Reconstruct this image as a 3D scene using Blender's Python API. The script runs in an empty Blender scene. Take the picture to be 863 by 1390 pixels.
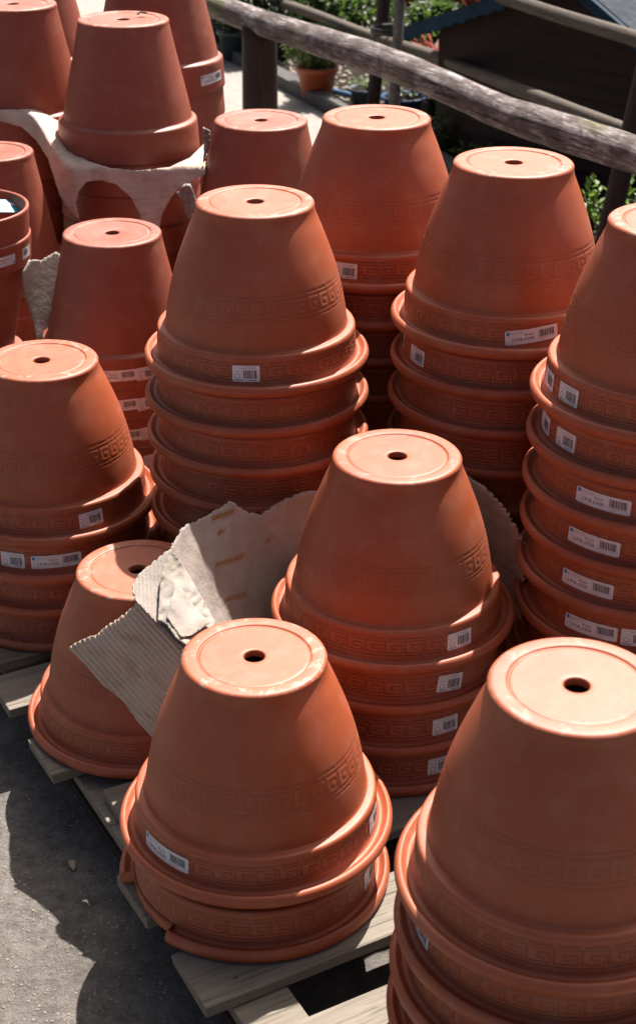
import bpy, math, random
import numpy as np
from mathutils import Vector, Matrix
from mathutils import noise as mn
from mathutils.geometry import delaunay_2d_cdt, tessellate_polygon
random.seed(7); rng = np.random.default_rng(7)
C = bpy.context.scene.collection

# ------------------------------------------------------------------ camera
F, PITCH, ROLL, H0 = 2115.13, 0.463017, 0.007164, 1.838285
ZG = 0.135                      # ground height in the survey frame; the scene has it at 0
CP, SP, CR, SR = math.cos(PITCH), math.sin(PITCH), math.cos(ROLL), math.sin(ROLL)
CAMZ = H0 - ZG
def proj(p):
    x, y, z = p[0], p[1], p[2] - CAMZ
    d = y*CP - z*SP; u = y*SP + z*CP
    X = F*x/d; Y = -F*u/d
    return 431.5 + X*CR - Y*SR, 650 + X*SR + Y*CR
def rdir(px, py):
    X = px - 431.5; Y = py - 650
    X, Y = X*CR + Y*SR, -X*SR + Y*CR
    return Vector((X, F*CP - Y*SP, -F*SP - Y*CP))
def at_z(px, py, z):
    d = rdir(px, py); t = (z - CAMZ)/d.z
    return Vector((d.x*t, d.y*t, z))
def at_y(px, py, y):
    d = rdir(px, py); t = y/d.y
    return Vector((d.x*t, y, CAMZ + d.z*t))
def at_d(px, py, dep):
    d = rdir(px, py)*(dep/F)
    return Vector((d.x, d.y, CAMZ + d.z))

cam = bpy.data.cameras.new('camera'); co = bpy.data.objects.new('camera', cam); C.objects.link(co)
co.location = (0, 0, CAMZ)
co.rotation_euler = (Matrix.Rotation(math.radians(90) - PITCH, 3, 'X') @ Matrix.Rotation(ROLL, 3, 'Z')).to_euler()
cam.sensor_fit = 'HORIZONTAL'; cam.sensor_width = 24.0; cam.lens = 24.0*F/863
cam.shift_y = -45/863; cam.clip_end = 500; cam.clip_start = .05
cam.dof.use_dof = True; cam.dof.focus_distance = 2.55; cam.dof.aperture_fstop = 9.0
bpy.context.scene.camera = co

# ------------------------------------------------------------------ light
sc = bpy.context.scene
w = bpy.data.worlds.new('World'); sc.world = w; w.use_nodes = True
nt = w.node_tree; bg = nt.nodes['Background']
sky = nt.nodes.new('ShaderNodeTexSky'); sky.sky_type = 'NISHITA'; sky.sun_disc = False
EL, AZ = math.radians(58), math.radians(23)
sky.sun_elevation = EL; sky.sun_rotation = AZ; sky.dust_density = 7.0; sky.ozone_density = 0.0; sky.air_density = 0.7
nt.links.new(sky.outputs[0], bg.inputs[0]); bg.inputs[1].default_value = 0.05
sl = bpy.data.lights.new('sun', 'SUN'); so = bpy.data.objects.new('sun', sl); C.objects.link(so)
sl.energy = 5.0; sl.angle = math.radians(.5); sl.color = (1, .915, .85)
dv = Vector((math.sin(AZ)*math.cos(EL), math.cos(AZ)*math.cos(EL), math.sin(EL)))
so.rotation_euler = dv.to_track_quat('Z', 'Y').to_euler(); so.location = (1, 3, 6)
sc.view_settings.view_transform = 'Standard'; sc.view_settings.look = 'None'
sc.view_settings.exposure = 1.36; sc.view_settings.gamma = 1
sc.render.engine = 'CYCLES'
sc.cycles.max_bounces = 8; sc.cycles.diffuse_bounces = 5

# ------------------------------------------------------------------ material helper
class M:
    def __init__(s, name, rough=.6, spec=.4):
        s.m = bpy.data.materials.new(name); s.m.use_nodes = True; s.t = s.m.node_tree
        s.b = s.t.nodes['Principled BSDF']; s.b.inputs['Roughness'].default_value = rough
        s.b.inputs['Specular IOR Level'].default_value = spec
        s.tc = s.n('ShaderNodeTexCoord')
    def n(s, t, **k):
        x = s.t.nodes.new(t)
        for a, v in k.items(): setattr(x, a, v)
        return x
    def l(s, a, b): s.t.links.new(a, b)
    def mapd(s, scale=(1,1,1), coord='Object', rot=(0,0,0), off=None):
        mp = s.n('ShaderNodeMapping'); mp.inputs['Scale'].default_value = scale; mp.inputs['Rotation'].default_value = rot
        s.l(s.tc.outputs[coord], mp.inputs[0])
        if off is not None: s.l(off, mp.inputs[1])
        return mp.outputs[0]
    def noise(s, scale, detail=4, rough=.55, vec=None, dist=0):
        x = s.n('ShaderNodeTexNoise'); x.inputs['Scale'].default_value = scale; x.inputs['Detail'].default_value = detail
        x.inputs['Roughness'].default_value = rough; x.inputs['Distortion'].default_value = dist
        s.l(vec if vec is not None else s.tc.outputs['Object'], x.inputs['Vector']); return x.outputs['Fac']
    def ramp(s, fac, stops):
        r = s.n('ShaderNodeValToRGB'); e = r.color_ramp.elements
        while len(e) < len(stops): e.new(.5)
        for q, (p, c) in zip(e, stops): q.position = p; q.color = (*c, 1) if len(c) == 3 else c
        s.l(fac, r.inputs[0]); return r.outputs[0]
    def mix(s, fac, a, b, mode='MIX'):
        x = s.n('ShaderNodeMix', data_type='RGBA', blend_type=mode)
        for v, i in ((fac, 0), (a, 6), (b, 7)):
            if isinstance(v, (int, float)): x.inputs[i].default_value = v
            elif isinstance(v, tuple): x.inputs[i].default_value = (*v, 1)
            else: s.l(v, x.inputs[i])
        return x.outputs[2]
    def math(s, op, a, b=0, clamp=False):
        x = s.n('ShaderNodeMath', operation=op, use_clamp=clamp)
        for v, i in ((a, 0), (b, 1)):
            if isinstance(v, (int, float)): x.inputs[i].default_value = v
            else: s.l(v, x.inputs[i])
        return x.outputs[0]
    def col(s, c): 
        if isinstance(c, tuple): s.b.inputs['Base Color'].default_value = (*c, 1)
        else: s.l(c, s.b.inputs['Base Color'])
    def bump(s, h, strength=.3, dist=.002, prev=None):
        x = s.n('ShaderNodeBump'); x.inputs['Strength'].default_value = strength; x.inputs['Distance'].default_value = dist
        s.l(h, x.inputs['Height'])
        if prev is not None: s.l(prev, x.inputs['Normal'])
        s.l(x.outputs[0], s.b.inputs['Normal']); return x.outputs[0]

def terracotta(name, base, dark, rough):
    m = M(name, rough, .62)
    oi = m.n('ShaderNodeObjectInfo'); rnd = oi.outputs['Random']
    sh = m.n('ShaderNodeCombineXYZ'); m.l(m.math('MULTIPLY', rnd, 37.0), sh.inputs[0]); m.l(m.math('MULTIPLY', rnd, 91.0), sh.inputs[1])
    v = m.mapd(off=sh.outputs[0])
    big = m.noise(5, 3, .5, v); mid = m.noise(26, 5, .6, v); fine = m.noise(420, 3, .6, v)
    c = m.mix(m.ramp(big, [(.3, (0,0,0)), (.7, (1,1,1))]), dark, base)
    tint = m.mix(rnd, (.92, .90, .88), (1.06, 1.05, 1.06))
    c = m.mix(1.0, c, tint, 'MULTIPLY')
    c = m.mix(m.math('MULTIPLY', m.ramp(mid, [(.50, (0,0,0)), (.72, (1,1,1))]), .22), c, (.38, .20, .14))
    dst = m.ramp(m.noise(3.2, 6, .68, v, 1.2), [(.52, (0,0,0)), (.66, (1,1,1))]); c = m.mix(m.math('MULTIPLY', dst, .16), c, (.34, .17, .11))       # chalky bloom
    sep = m.n('ShaderNodeSeparateXYZ'); m.l(m.tc.outputs['Object'], sep.inputs[0])
    # chalky deposits and scuffs on the flat base ring and on the ledge
    topm = m.math('GREATER_THAN', sep.outputs[2], -.004)
    patch = m.ramp(m.noise(34, 6, .7, v, .4), [(.53, (0,0,0)), (.62, (1,1,1))])
    rad = m.math('SQRT', m.math('ADD', m.math('MULTIPLY', sep.outputs[0], sep.outputs[0]), m.math('MULTIPLY', sep.outputs[1], sep.outputs[1])))
    ring = m.ramp(rad, [(.070, (0,0,0)), (.083, (1,1,1))])
    f = m.math('MULTIPLY', m.math('MULTIPLY', patch, m.math('ADD', m.math('MULTIPLY', ring, .8), .12)), topm)
    f = m.math('MULTIPLY', f, m.math('MULTIPLY', m.math('ADD', rnd, .2), .8))
    c = m.mix(f, c, (.36, .24, .19))
    scuff = m.ramp(m.noise(60, 3, .5, m.mapd((1,1,5), off=sh.outputs[0])), [(.66, (0,0,0)), (.72, (1,1,1))])
    c = m.mix(m.math('MULTIPLY', scuff, .45), c, (.18, .04, .018))
    ga = m.n('ShaderNodeAttribute', attribute_name='groove_tint'); c = m.mix(m.math('MULTIPLY', ga.outputs['Fac'], .55), c, (.10, .030, .015))   # darker tint along the moulded lines
    spk = m.ramp(fine, [(.25, (1,1,1)), (.36, (0,0,0))])
    c = m.mix(m.math('MULTIPLY', spk, .35), c, (.12, .035, .018))
    m.col(c)
    m.l(m.math('ADD', m.math('MULTIPLY', mid, .16), rough - .08), m.b.inputs['Roughness'])
    b1 = m.bump(fine, .18, .0006); m.bump(m.noise(11, 2, .5, v), .25, .003, b1)
    return m.m
MAT = {}
MAT['terra'] = terracotta('terracotta', (0.312, 0.0680, 0.0195), (0.282, 0.0540, 0.0140), 0.55)
MAT['terra_plain'] = terracotta('terracotta_plain', (0.252, 0.0567, 0.0255), (0.2205, 0.0465, 0.0205), 0.56)

def simple(name, col, rough=.6, spec=.4, nscale=None, var=.25, bump=0, bd=.002, stretch=(1,1,1)):
    m = M(name, rough, spec)
    if nscale:
        f = m.noise(nscale, 6, .6, m.mapd(stretch))
        a = tuple(x*(1-var) for x in col); b = tuple(min(1, x*(1+var)) for x in col)
        m.col(m.ramp(f, [(.3, a), (.7, b)]))
        if bump: m.bump(f, bump, bd)
    else: m.col(col)
    return m.m
MAT['label'] = simple('label_paper', (0.60, 0.61, 0.65), .42, .5, 70, .12)
MAT['ink'] = simple('label_ink', (.05, .05, .06), .5)
MAT['ink_pale'] = simple('label_ink_pale', (.36, .38, .44), .5)
MAT['ink_blue'] = simple('label_blue', (.01, .20, .46), .5)

def wood(name, a, b, scale=1.0, rough=.75, axis=0, crack=.5):
    m = M(name, rough, .25)
    st = [14, 14, 14]; st[axis] = 1.0
    v = m.mapd(tuple(s*scale for s in st)); g = m.noise(6, 8, .7, v, .6)
    big = m.noise(4, 3)
    c = m.ramp(g, [(.3, a), (.68, b)])
    c = m.mix(m.math('MULTIPLY', big, .5), c, a)
    st2 = [60, 60, 60]; st2[axis] = 2
    g2 = m.noise(3, 3, .6, m.mapd(tuple(s*scale for s in st2)))
    cr = m.ramp(g2, [(.33, (1,1,1)), (.40, (0,0,0))])
    c = m.mix(m.math('MULTIPLY', cr, crack), c, tuple(x*.2 for x in a))
    m.col(c); b1 = m.bump(g, .5, .003); m.bump(m.math('SUBTRACT', 1.0, cr), .6, .002, b1)
    return m.m
MAT['pallet'] = wood('pallet_wood', (0.14, 0.119, 0.0945), (0.252, 0.224, 0.182), 1, .8, 0, .4)
MAT['rail'] = wood('weathered_rail', (.13, .11, .10), (.42, .38, .36), 1.3, .7, 0, .75)
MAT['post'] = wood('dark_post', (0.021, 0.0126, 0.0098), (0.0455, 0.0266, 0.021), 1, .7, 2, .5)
MAT['rail2'] = wood('thin_rail', (.045, .036, .027), (.15, .125, .10), 1, .75, 0, .6)
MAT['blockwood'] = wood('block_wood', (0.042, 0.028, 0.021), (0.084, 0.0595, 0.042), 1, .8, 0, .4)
MAT['bark'] = wood('pale_bark', (0.063, 0.056, 0.049), (0.224, 0.203, 0.175), 1, .8, 2, .8)
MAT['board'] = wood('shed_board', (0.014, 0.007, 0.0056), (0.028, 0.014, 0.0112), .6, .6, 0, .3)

# moss on the main rail
m = M('weathered_rail_moss', .75, .25)
g = m.noise(5, 10, .75, m.mapd((2.6, 15, 15)), 1.0)
c = m.ramp(g, [(.33, (.05, .038, .036)), (.46, (.17, .145, .14)), (.58, (.34, .31, .31)), (.72, (.66, .63, .62))])
bl = m.noise(10, 5, .65, m.mapd((1, 1.6, 1.6)), .5)
c = m.mix(m.ramp(bl, [(.42, (0,0,0)), (.56, (.8, .8, .8))]), c, (.075, .052, .050))
gm = m.noise(3.2, 3, .5); c = m.mix(m.math('MULTIPLY', m.ramp(gm, [(.56, (0,0,0)), (.68, (1,1,1))]), .6), c, (.14, .14, .04))
g2 = m.noise(3, 4, .6, m.mapd((2.5, 55, 55), rot=(0, 0, .02))); cr = m.ramp(g2, [(.36, (1,1,1)), (.43, (0,0,0))])
c = m.mix(m.math('MULTIPLY', cr, .9), c, (.022, .015, .013)); m.col(c)
b1 = m.bump(g, .9, .008); m.bump(m.math('SUBTRACT', 1.0, cr), .9, .006, b1); MAT['rail'] = m.m

# tarmac / dirty concrete ground
m = M('yard_concrete', .85, .3)
n1 = m.noise(2.2, 6, .6); n2 = m.noise(38, 8, .75); n3 = m.noise(160, 4, .7)
c = m.ramp(n2, [(.32, (.11, .10, .088)), (.52, (.24, .22, .20)), (.70, (.37, .345, .31))])
c = m.mix(m.ramp(n1, [(.35, (0,0,0)), (.65, (.45, .45, .45))]), c, (.10, .085, .07))
vo = m.n('ShaderNodeTexVoronoi'); vo.inputs['Scale'].default_value = 75; m.l(m.tc.outputs['Object'], vo.inputs['Vector'])
sp = m.ramp(vo.outputs['Distance'], [(.10, (1,1,1)), (.17, (0,0,0))])
sel = m.ramp(m.noise(50, 2), [(.56, (0,0,0)), (.6, (1,1,1))])
c = m.mix(m.math('MULTIPLY', m.math('MULTIPLY', sp, sel), .8), c, (.52, .47, .38))
c = m.mix(m.ramp(n3, [(.30, (.8,.8,.8)), (.42, (0,0,0))]), c, (.045, .04, .035))
bl = m.ramp(m.noise(420, 2, .6), [(.60, (0,0,0)), (.68, (1,1,1))]); c = m.mix(m.math('MULTIPLY', bl, .6), c, (.50, .46, .40))
pt = m.ramp(m.noise(9, 5, .7, dist=.6), [(.50, (0,0,0)), (.66, (1,1,1))]); c = m.mix(m.math('MULTIPLY', pt, .4), c, (.34, .31, .27))
c = m.mix(1.0, c, (.64, .64, .64), 'MULTIPLY'); m.col(c); m.bump(m.math('ADD', n2, m.math('MULTIPLY', n3, .5)), 1.0, .009); MAT['ground'] = m.m
m = M('path_concrete', .85, .3)
n2 = m.noise(30, 8, .7); n3 = m.noise(190, 3, .6)
c = m.ramp(n2, [(.3, (.30, .28, .25)), (.7, (.47, .44, .40))]); c = m.mix(m.ramp(n3, [(.32, (.6,.6,.6)), (.45, (0,0,0))]), c, (.20, .18, .15))
c = m.mix(1.0, c, (.62, .62, .62), 'MULTIPLY'); m.col(c); m.bump(n3, .5, .004); MAT['path'] = m.m
MAT['soil'] = simple('soil', (0.0224, 0.0182, 0.014), .95, .1, 30, .6, .8, .02)
MAT['kerb'] = wood('kerb_timber', (0.049, 0.0455, 0.042), (0.112, 0.1085, 0.105), 1, .8, 0, .4)
MAT['gravel'] = simple('gravel_stone', (0.238, 0.21, 0.168), .85, .2, 9, .5)

def leaf_mat(name, a, b):
    m = M(name, .45, .4); f = m.noise(22, 2); m.col(m.ramp(f, [(.35, a), (.65, b)]))
    m.b.inputs['Subsurface Weight'].default_value = 0
    tr = m.n('ShaderNodeBsdfTranslucent'); mx = m.n('ShaderNodeMixShader'); mx.inputs[0].default_value = .35
    tr.inputs[0].default_value = (*[min(1, x*1.6) for x in b], 1)
    m.l(m.b.outputs[0], mx.inputs[1]); m.l(tr.outputs[0], mx.inputs[2]); m.l(mx.outputs[0], m.t.nodes['Material Output'].inputs[0])
    return m.m
MAT['leaf'] = leaf_mat('leaf_green', (0.018, 0.042, 0.008), (0.058, 0.100, 0.020))
MAT['leafbright'] = leaf_mat('leaf_bright', (.05, .10, .012), (.13, .22, .03))
MAT['leafdark'] = leaf_mat('leaf_dark', (0.0078, 0.018, 0.006), (0.021, 0.042, 0.012))
MAT['leafred'] = leaf_mat('leaf_red', (0.168, 0.027, 0.018), (0.3, 0.096, 0.072))
MAT['conifer'] = leaf_mat('leaf_conifer', (0.03, 0.054, 0.012), (0.09, 0.126, 0.03))

def cardboard(name, a, b, stain, streak):
    m = M(name, .85, .15)
    n1 = m.noise(7, 5, .6); n2 = m.noise(90, 4, .6); ns = m.noise(12, 4, .6, m.mapd(streak))
    c = m.ramp(n1, [(.35, a), (.7, b)])
    c = m.mix(m.math('MULTIPLY', m.ramp(ns, [(.52, (0,0,0)), (.66, (1,1,1))]), .45), c, stain)
    c = m.mix(m.math('MULTIPLY', n2, .25), c, tuple(x*.7 for x in a)); m.col(c)
    b1 = m.bump(n2, .5, .0022); m.bump(m.noise(28, 3, .6), .5, .005, b1); return m.m
MAT['card'] = cardboard('cardboard_grey', (.27, .235, .205), (.38, .345, .31), (.29, .22, .17), (1, 1, 4))
MAT['cardbounce'] = cardboard('cardboard_bounce_lit', (0.50, 0.385, 0.29), (0.60, 0.48, 0.38), (0.315, 0.196, 0.112), (1, 1, 4))  # paler, warmer copy: bounce light on flap and wing put into the colour
MAT['cardsheet'] = cardboard('cardboard_sheet', (.43, .34, .28), (.56, .47, .41), (.34, .19, .12), (2, 2, 12))
MAT['cardedge'] = cardboard('cardboard_torn', (.26, .235, .20), (.36, .33, .29), (.24, .19, .14), (1, 1, 1))
MAT['orangeprint'] = simple('orange_print', (0.294, 0.14, 0.049), .8, .1)

# ------------------------------------------------------------------ object helpers
def tag(o, label=None, cat=None, group=None, kind=None):
    if label: o['label'] = label
    if cat: o['category'] = cat
    if group: o['group'] = group
    if kind: o['kind'] = kind
    return o
def mesh(name, vs, fs, mats, smooth=False, fm=None):
    me = bpy.data.meshes.new(name); me.from_pydata([tuple(v) for v in vs], [], [tuple(f) for f in fs])
    for k in (mats if isinstance(mats, (list, tuple)) else [mats]): me.materials.append(MAT[k])
    if fm is not None: me.polygons.foreach_set('material_index', fm)
    if smooth: me.polygons.foreach_set('use_smooth', [True]*len(me.polygons))
    me.update(); return me
def obj(name, me, parent=None, loc=(0,0,0), rot=(0,0,0)):
    o = bpy.data.objects.new(name, me); C.objects.link(o); o.location = loc; o.rotation_euler = rot
    if parent is not None: o.parent = parent
    return o
def empty(name, loc=(0,0,0), rz=0):
    o = bpy.data.objects.new(name, None); C.objects.link(o); o.location = loc; o.rotation_euler = (0,0,rz); o.empty_display_size = .05; return o
def tube(pts, rad, n=20, wob=0, cap=True, seed=0):
    """closed tube through 3D points, per-point radius"""
    pts = [Vector(p) for p in pts]; vs = []; fs = []; r_ = random.Random(seed)
    ph = [r_.uniform(0, 6.3) for _ in range(4)]
    up = Vector((0, 0, 1))
    for i, p in enumerate(pts):
        t = (pts[min(i+1, len(pts)-1)] - pts[max(i-1, 0)]).normalized()
        a = t.cross(up if abs(t.z) < .9 else Vector((0, 1, 0))).normalized(); b = a.cross(t).normalized()
        rr = rad[i] if isinstance(rad, (list, tuple)) else rad
        for k in range(n):
            an = 2*math.pi*k/n
            q = rr*(1 + wob*(math.sin(2*an + ph[0] + i*.03) * .5 + math.sin(3*an + ph[1] - i*.04)*.3 + math.sin(7*an+ph[2])*.2))
            vs.append(p + a*math.cos(an)*q + b*math.sin(an)*q)
    for i in range(len(pts)-1):
        for k in range(n):
            fs.append((i*n+k, i*n+(k+1) % n, (i+1)*n+(k+1) % n, (i+1)*n+k))
    if cap: fs.append(tuple(range(n-1, -1, -1))); fs.append(tuple((len(pts)-1)*n + k for k in range(n)))
    return vs, fs
def boxv(cx, cy, cz, sx, sy, sz, rot=0, jit=0):
    vs = []
    for x in (-1, 1):
        for y in (-1, 1):
            for z in (-1, 1):
                X, Y = x*sx/2 + random.uniform(-jit, jit), y*sy/2 + random.uniform(-jit, jit)
                vs.append((cx + X*math.cos(rot) - Y*math.sin(rot), cy + X*math.sin(rot) + Y*math.cos(rot), cz + z*sz/2))
    fs = [(0,1,3,2), (4,6,7,5), (0,4,5,1), (2,3,7,6), (0,2,6,4), (1,5,7,3)]
    return vs, fs
def bevel(o, wd=.002, seg=2):
    b = o.modifiers.new('bevel', 'BEVEL'); b.width = wd; b.segments = seg; b.limit_method = 'ANGLE'; return o

# ------------------------------------------------------------------ pots
NREP = 36
def seg_dist(u, v, ax, ay, bx, by, su, sv):
    px, py = (u-ax)*su, (v-ay)*sv; dx, dy = (bx-ax)*su, (by-ay)*sv
    t = np.clip((px*dx + py*dy)/(dx*dx + dy*dy), 0, 1)
    return np.hypot(px - t*dx, py - t*dy)
SEGS = [[(.10, 0), (.90, 0)], [(.06, 1), (.86, 1)],
        [(.12, .17), (1.0, .17), (1.0, .84)], [(0, .84), (.84, .84), (.84, .40), (.36, .40), (.36, .64), (.62, .64)], [(0, .17), (0, .84)]]
def groove(u, v, su, sv, width):
    """u periodic 0..1 in a cell, v 0..1 top to bottom, su/sv metres per unit"""
    d = np.full(u.shape, 9.)
    for pl in SEGS:
        for (a, b) in zip(pl, pl[1:]):
            for s in (-1, 0, 1): d = np.minimum(d, seg_dist(u, v, a[0]+s, a[1], b[0]+s, b[1], su, sv))
    return np.clip(1.25 - d/width, 0, 1)
def densify(pts, step):
    out = [pts[0]]
    for a, b in zip(pts, pts[1:]):
        n = max(1, int(round(math.hypot(b[0]-a[0], b[1]-a[1])/step)))
        for k in range(1, n+1): out.append((a[0]+(b[0]-a[0])*k/n, a[1]+(b[1]-a[1])*k/n))
    return out
def catmull(pts, n):
    out = []; P = [pts[0]] + list(pts) + [pts[-1]]
    for i in range(1, len(P)-2):
        p0, p1, p2, p3 = [np.array(q, float) for q in P[i-1:i+3]]
        for k in range(n):
            t = k/n; out.append(tuple(.5*((2*p1) + (-p0+p2)*t + (2*p0-5*p1+4*p2-p3)*t*t + (-p0+3*p1-3*p2+p3)*t**3)))
    out.append(tuple(pts[-1])); return out
def base_top(rb, edge=.007):
    pts = [(.0148, -.012), (.0148, -.0035), (.0158, -.0022), (.0175, -.0018), (rb*.72, -.0018), (rb*.752, -.0018), (rb*.762, -.0030), (rb*.772, -.0018), (rb*.785, -.0002), (rb*.80, 0), (rb-edge, 0)]
    for k in range(1, 6):
        a = math.radians(90*k/6); pts.append((rb-edge + edge*math.sin(a)*.98, -edge + edge*math.cos(a)))
    return pts
def build_pot(kind, chip=None):
    if kind == 'key':
        N = NREP*16
        rb = .1025
        body = catmull([(.1018, -.0085), (.1048, -.022), (.1165, -.050), (.1355, -.100), (.1485, -.145), (.1565, -.185), (.1605, -.213)], 10)
        up = base_top(rb) + body[1:]
        led = catmull([(.1605, -.213), (.1622, -.2172), (.1668, -.2178), (.1722, -.2188), (.1748, -.2225), (.1755, -.227)], 4)[1:]
        col = [(.1755, -.227), (.1772, -.2635)]
        lip = catmull([(.1772, -.2635), (.1790, -.2695), (.1838, -.2715), (.1880, -.2690), (.1925, -.2650), (.1970, -.2665), (.1998, -.2715), (.2000, -.2765), (.1975, -.2825), (.1930, -.2850), (.1870, -.2850)], 4)[1:]
        inner = [(.1760, -.2810), (.1700, -.2650), (.1680, -.2300), (.1530, -.2120), (.1480, -.180), (.1400, -.145), (.1270, -.100), (.1080, -.050), (.0950, -.014), (.0148, -.012)]
        prof = densify(up, .006) + led + densify(col, .0016)[1:] + lip + inner
        # finer rows in the body band
        out = []
        for a, b in zip(prof, prof[1:]):
            out.append(a)
            if -.172 < (a[1]+b[1])/2 < -.119 and b[0] > .14 and a[1] > b[1]:
                n = max(1, int(abs(a[1]-b[1])/.0016))
                for k in range(1, n): out.append((a[0]+(b[0]-a[0])*k/n, a[1]+(b[1]-a[1])*k/n))
        out.append(prof[-1]); prof = out
        bands = [(-.125, -.1665, .0010, .155), (-.2305, -.2605, .0019, .1765)]
    else:
        N = 112; rb = .107
        body = catmull([(.1063, -.0085), (.1085, -.022), (.120, -.075), (.1325, -.130), (.145, -.185), (.1525, -.222)], 6)
        up = base_top(rb) + body[1:]
        led = catmull([(.1525, -.222), (.1540, -.2260), (.1590, -.2285), (.1635, -.2310), (.1652, -.2350), (.1658, -.240)], 4)[1:]
        prof = up + led + [(.1672, -.262), (.1688, -.286), (.1694, -.296), (.1698, -.3005), (.1685, -.3035), (.1650, -.3045), (.1615, -.3030), (.1600, -.298)]
        prof += [(.1575, -.242), (.1450, -.222), (.1370, -.185), (.1120, -.075), (.0985, -.014), (.0148, -.012)]
        bands = []
    P = np.array(prof); R = len(P)
    th = np.linspace(0, 2*np.pi, N, endpoint=False)
    r = np.repeat(P[:, 0][:, None], N, 1); z = np.repeat(P[:, 1][:, None], N, 1)
    G = np.zeros((R, N)); outer = np.ones(R, bool); imax = int(np.argmax(P[:, 0])); outer[imax+1:] = False
    for (z0, z1, dep, rr) in bands:
        rows = [i for i in range(R) if outer[i] and z1-.003 < P[i, 1] < z0+.003]
        cell = 2*math.pi*rr/NREP
        for i in rows:
            u = (th/(2*np.pi)*NREP) % 1.0; v = np.full(N, (P[i, 1]-z0)/(z1-z0))
            g = groove(u, v, cell, abs(z1-z0), .0013)
            wear = .85 + .15*np.sin(th*2 + 1)                       # the moulding is shallower in places
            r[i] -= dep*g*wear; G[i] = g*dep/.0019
    # slight out-of-round
    r *= 1 + .0016*np.cos(2*th)[None, :]
    if chip:                                                        # a length of the lip knocked off
        a0, a1 = chip
        for k, t in enumerate(th):
            if a0 < t < a1:
                lim = .1788 + .0003*math.sin(t*31)
                r[:, k] = np.where((r[:, k] > lim) & (P[:, 1] < -.262), lim, r[:, k])
    vs = np.stack([r*np.cos(th), r*np.sin(th), z], -1).reshape(-1, 3)
    i = np.arange(R-1)[:, None]; k = np.arange(N)[None, :]; k2 = (k+1) % N
    fs = np.stack([i*N+k, (i+1)*N+k, (i+1)*N+k2, i*N+k2], -1).reshape(-1, 4)
    me = bpy.data.meshes.new('terracotta_pot_' + kind)
    me.from_pydata(vs.tolist(), [], fs.tolist())
    me.materials.append(MAT['terra' if kind == 'key' else 'terra_plain'])
    at = me.attributes.new('groove_tint', 'FLOAT', 'POINT'); at.data.foreach_set('value', G.reshape(-1).astype(np.float32))
    me.polygons.foreach_set('use_smooth', [True]*len(me.polygons)); me.update()
    return me
POT = {'key': build_pot('key'), 'plain': build_pot('plain')}

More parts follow.
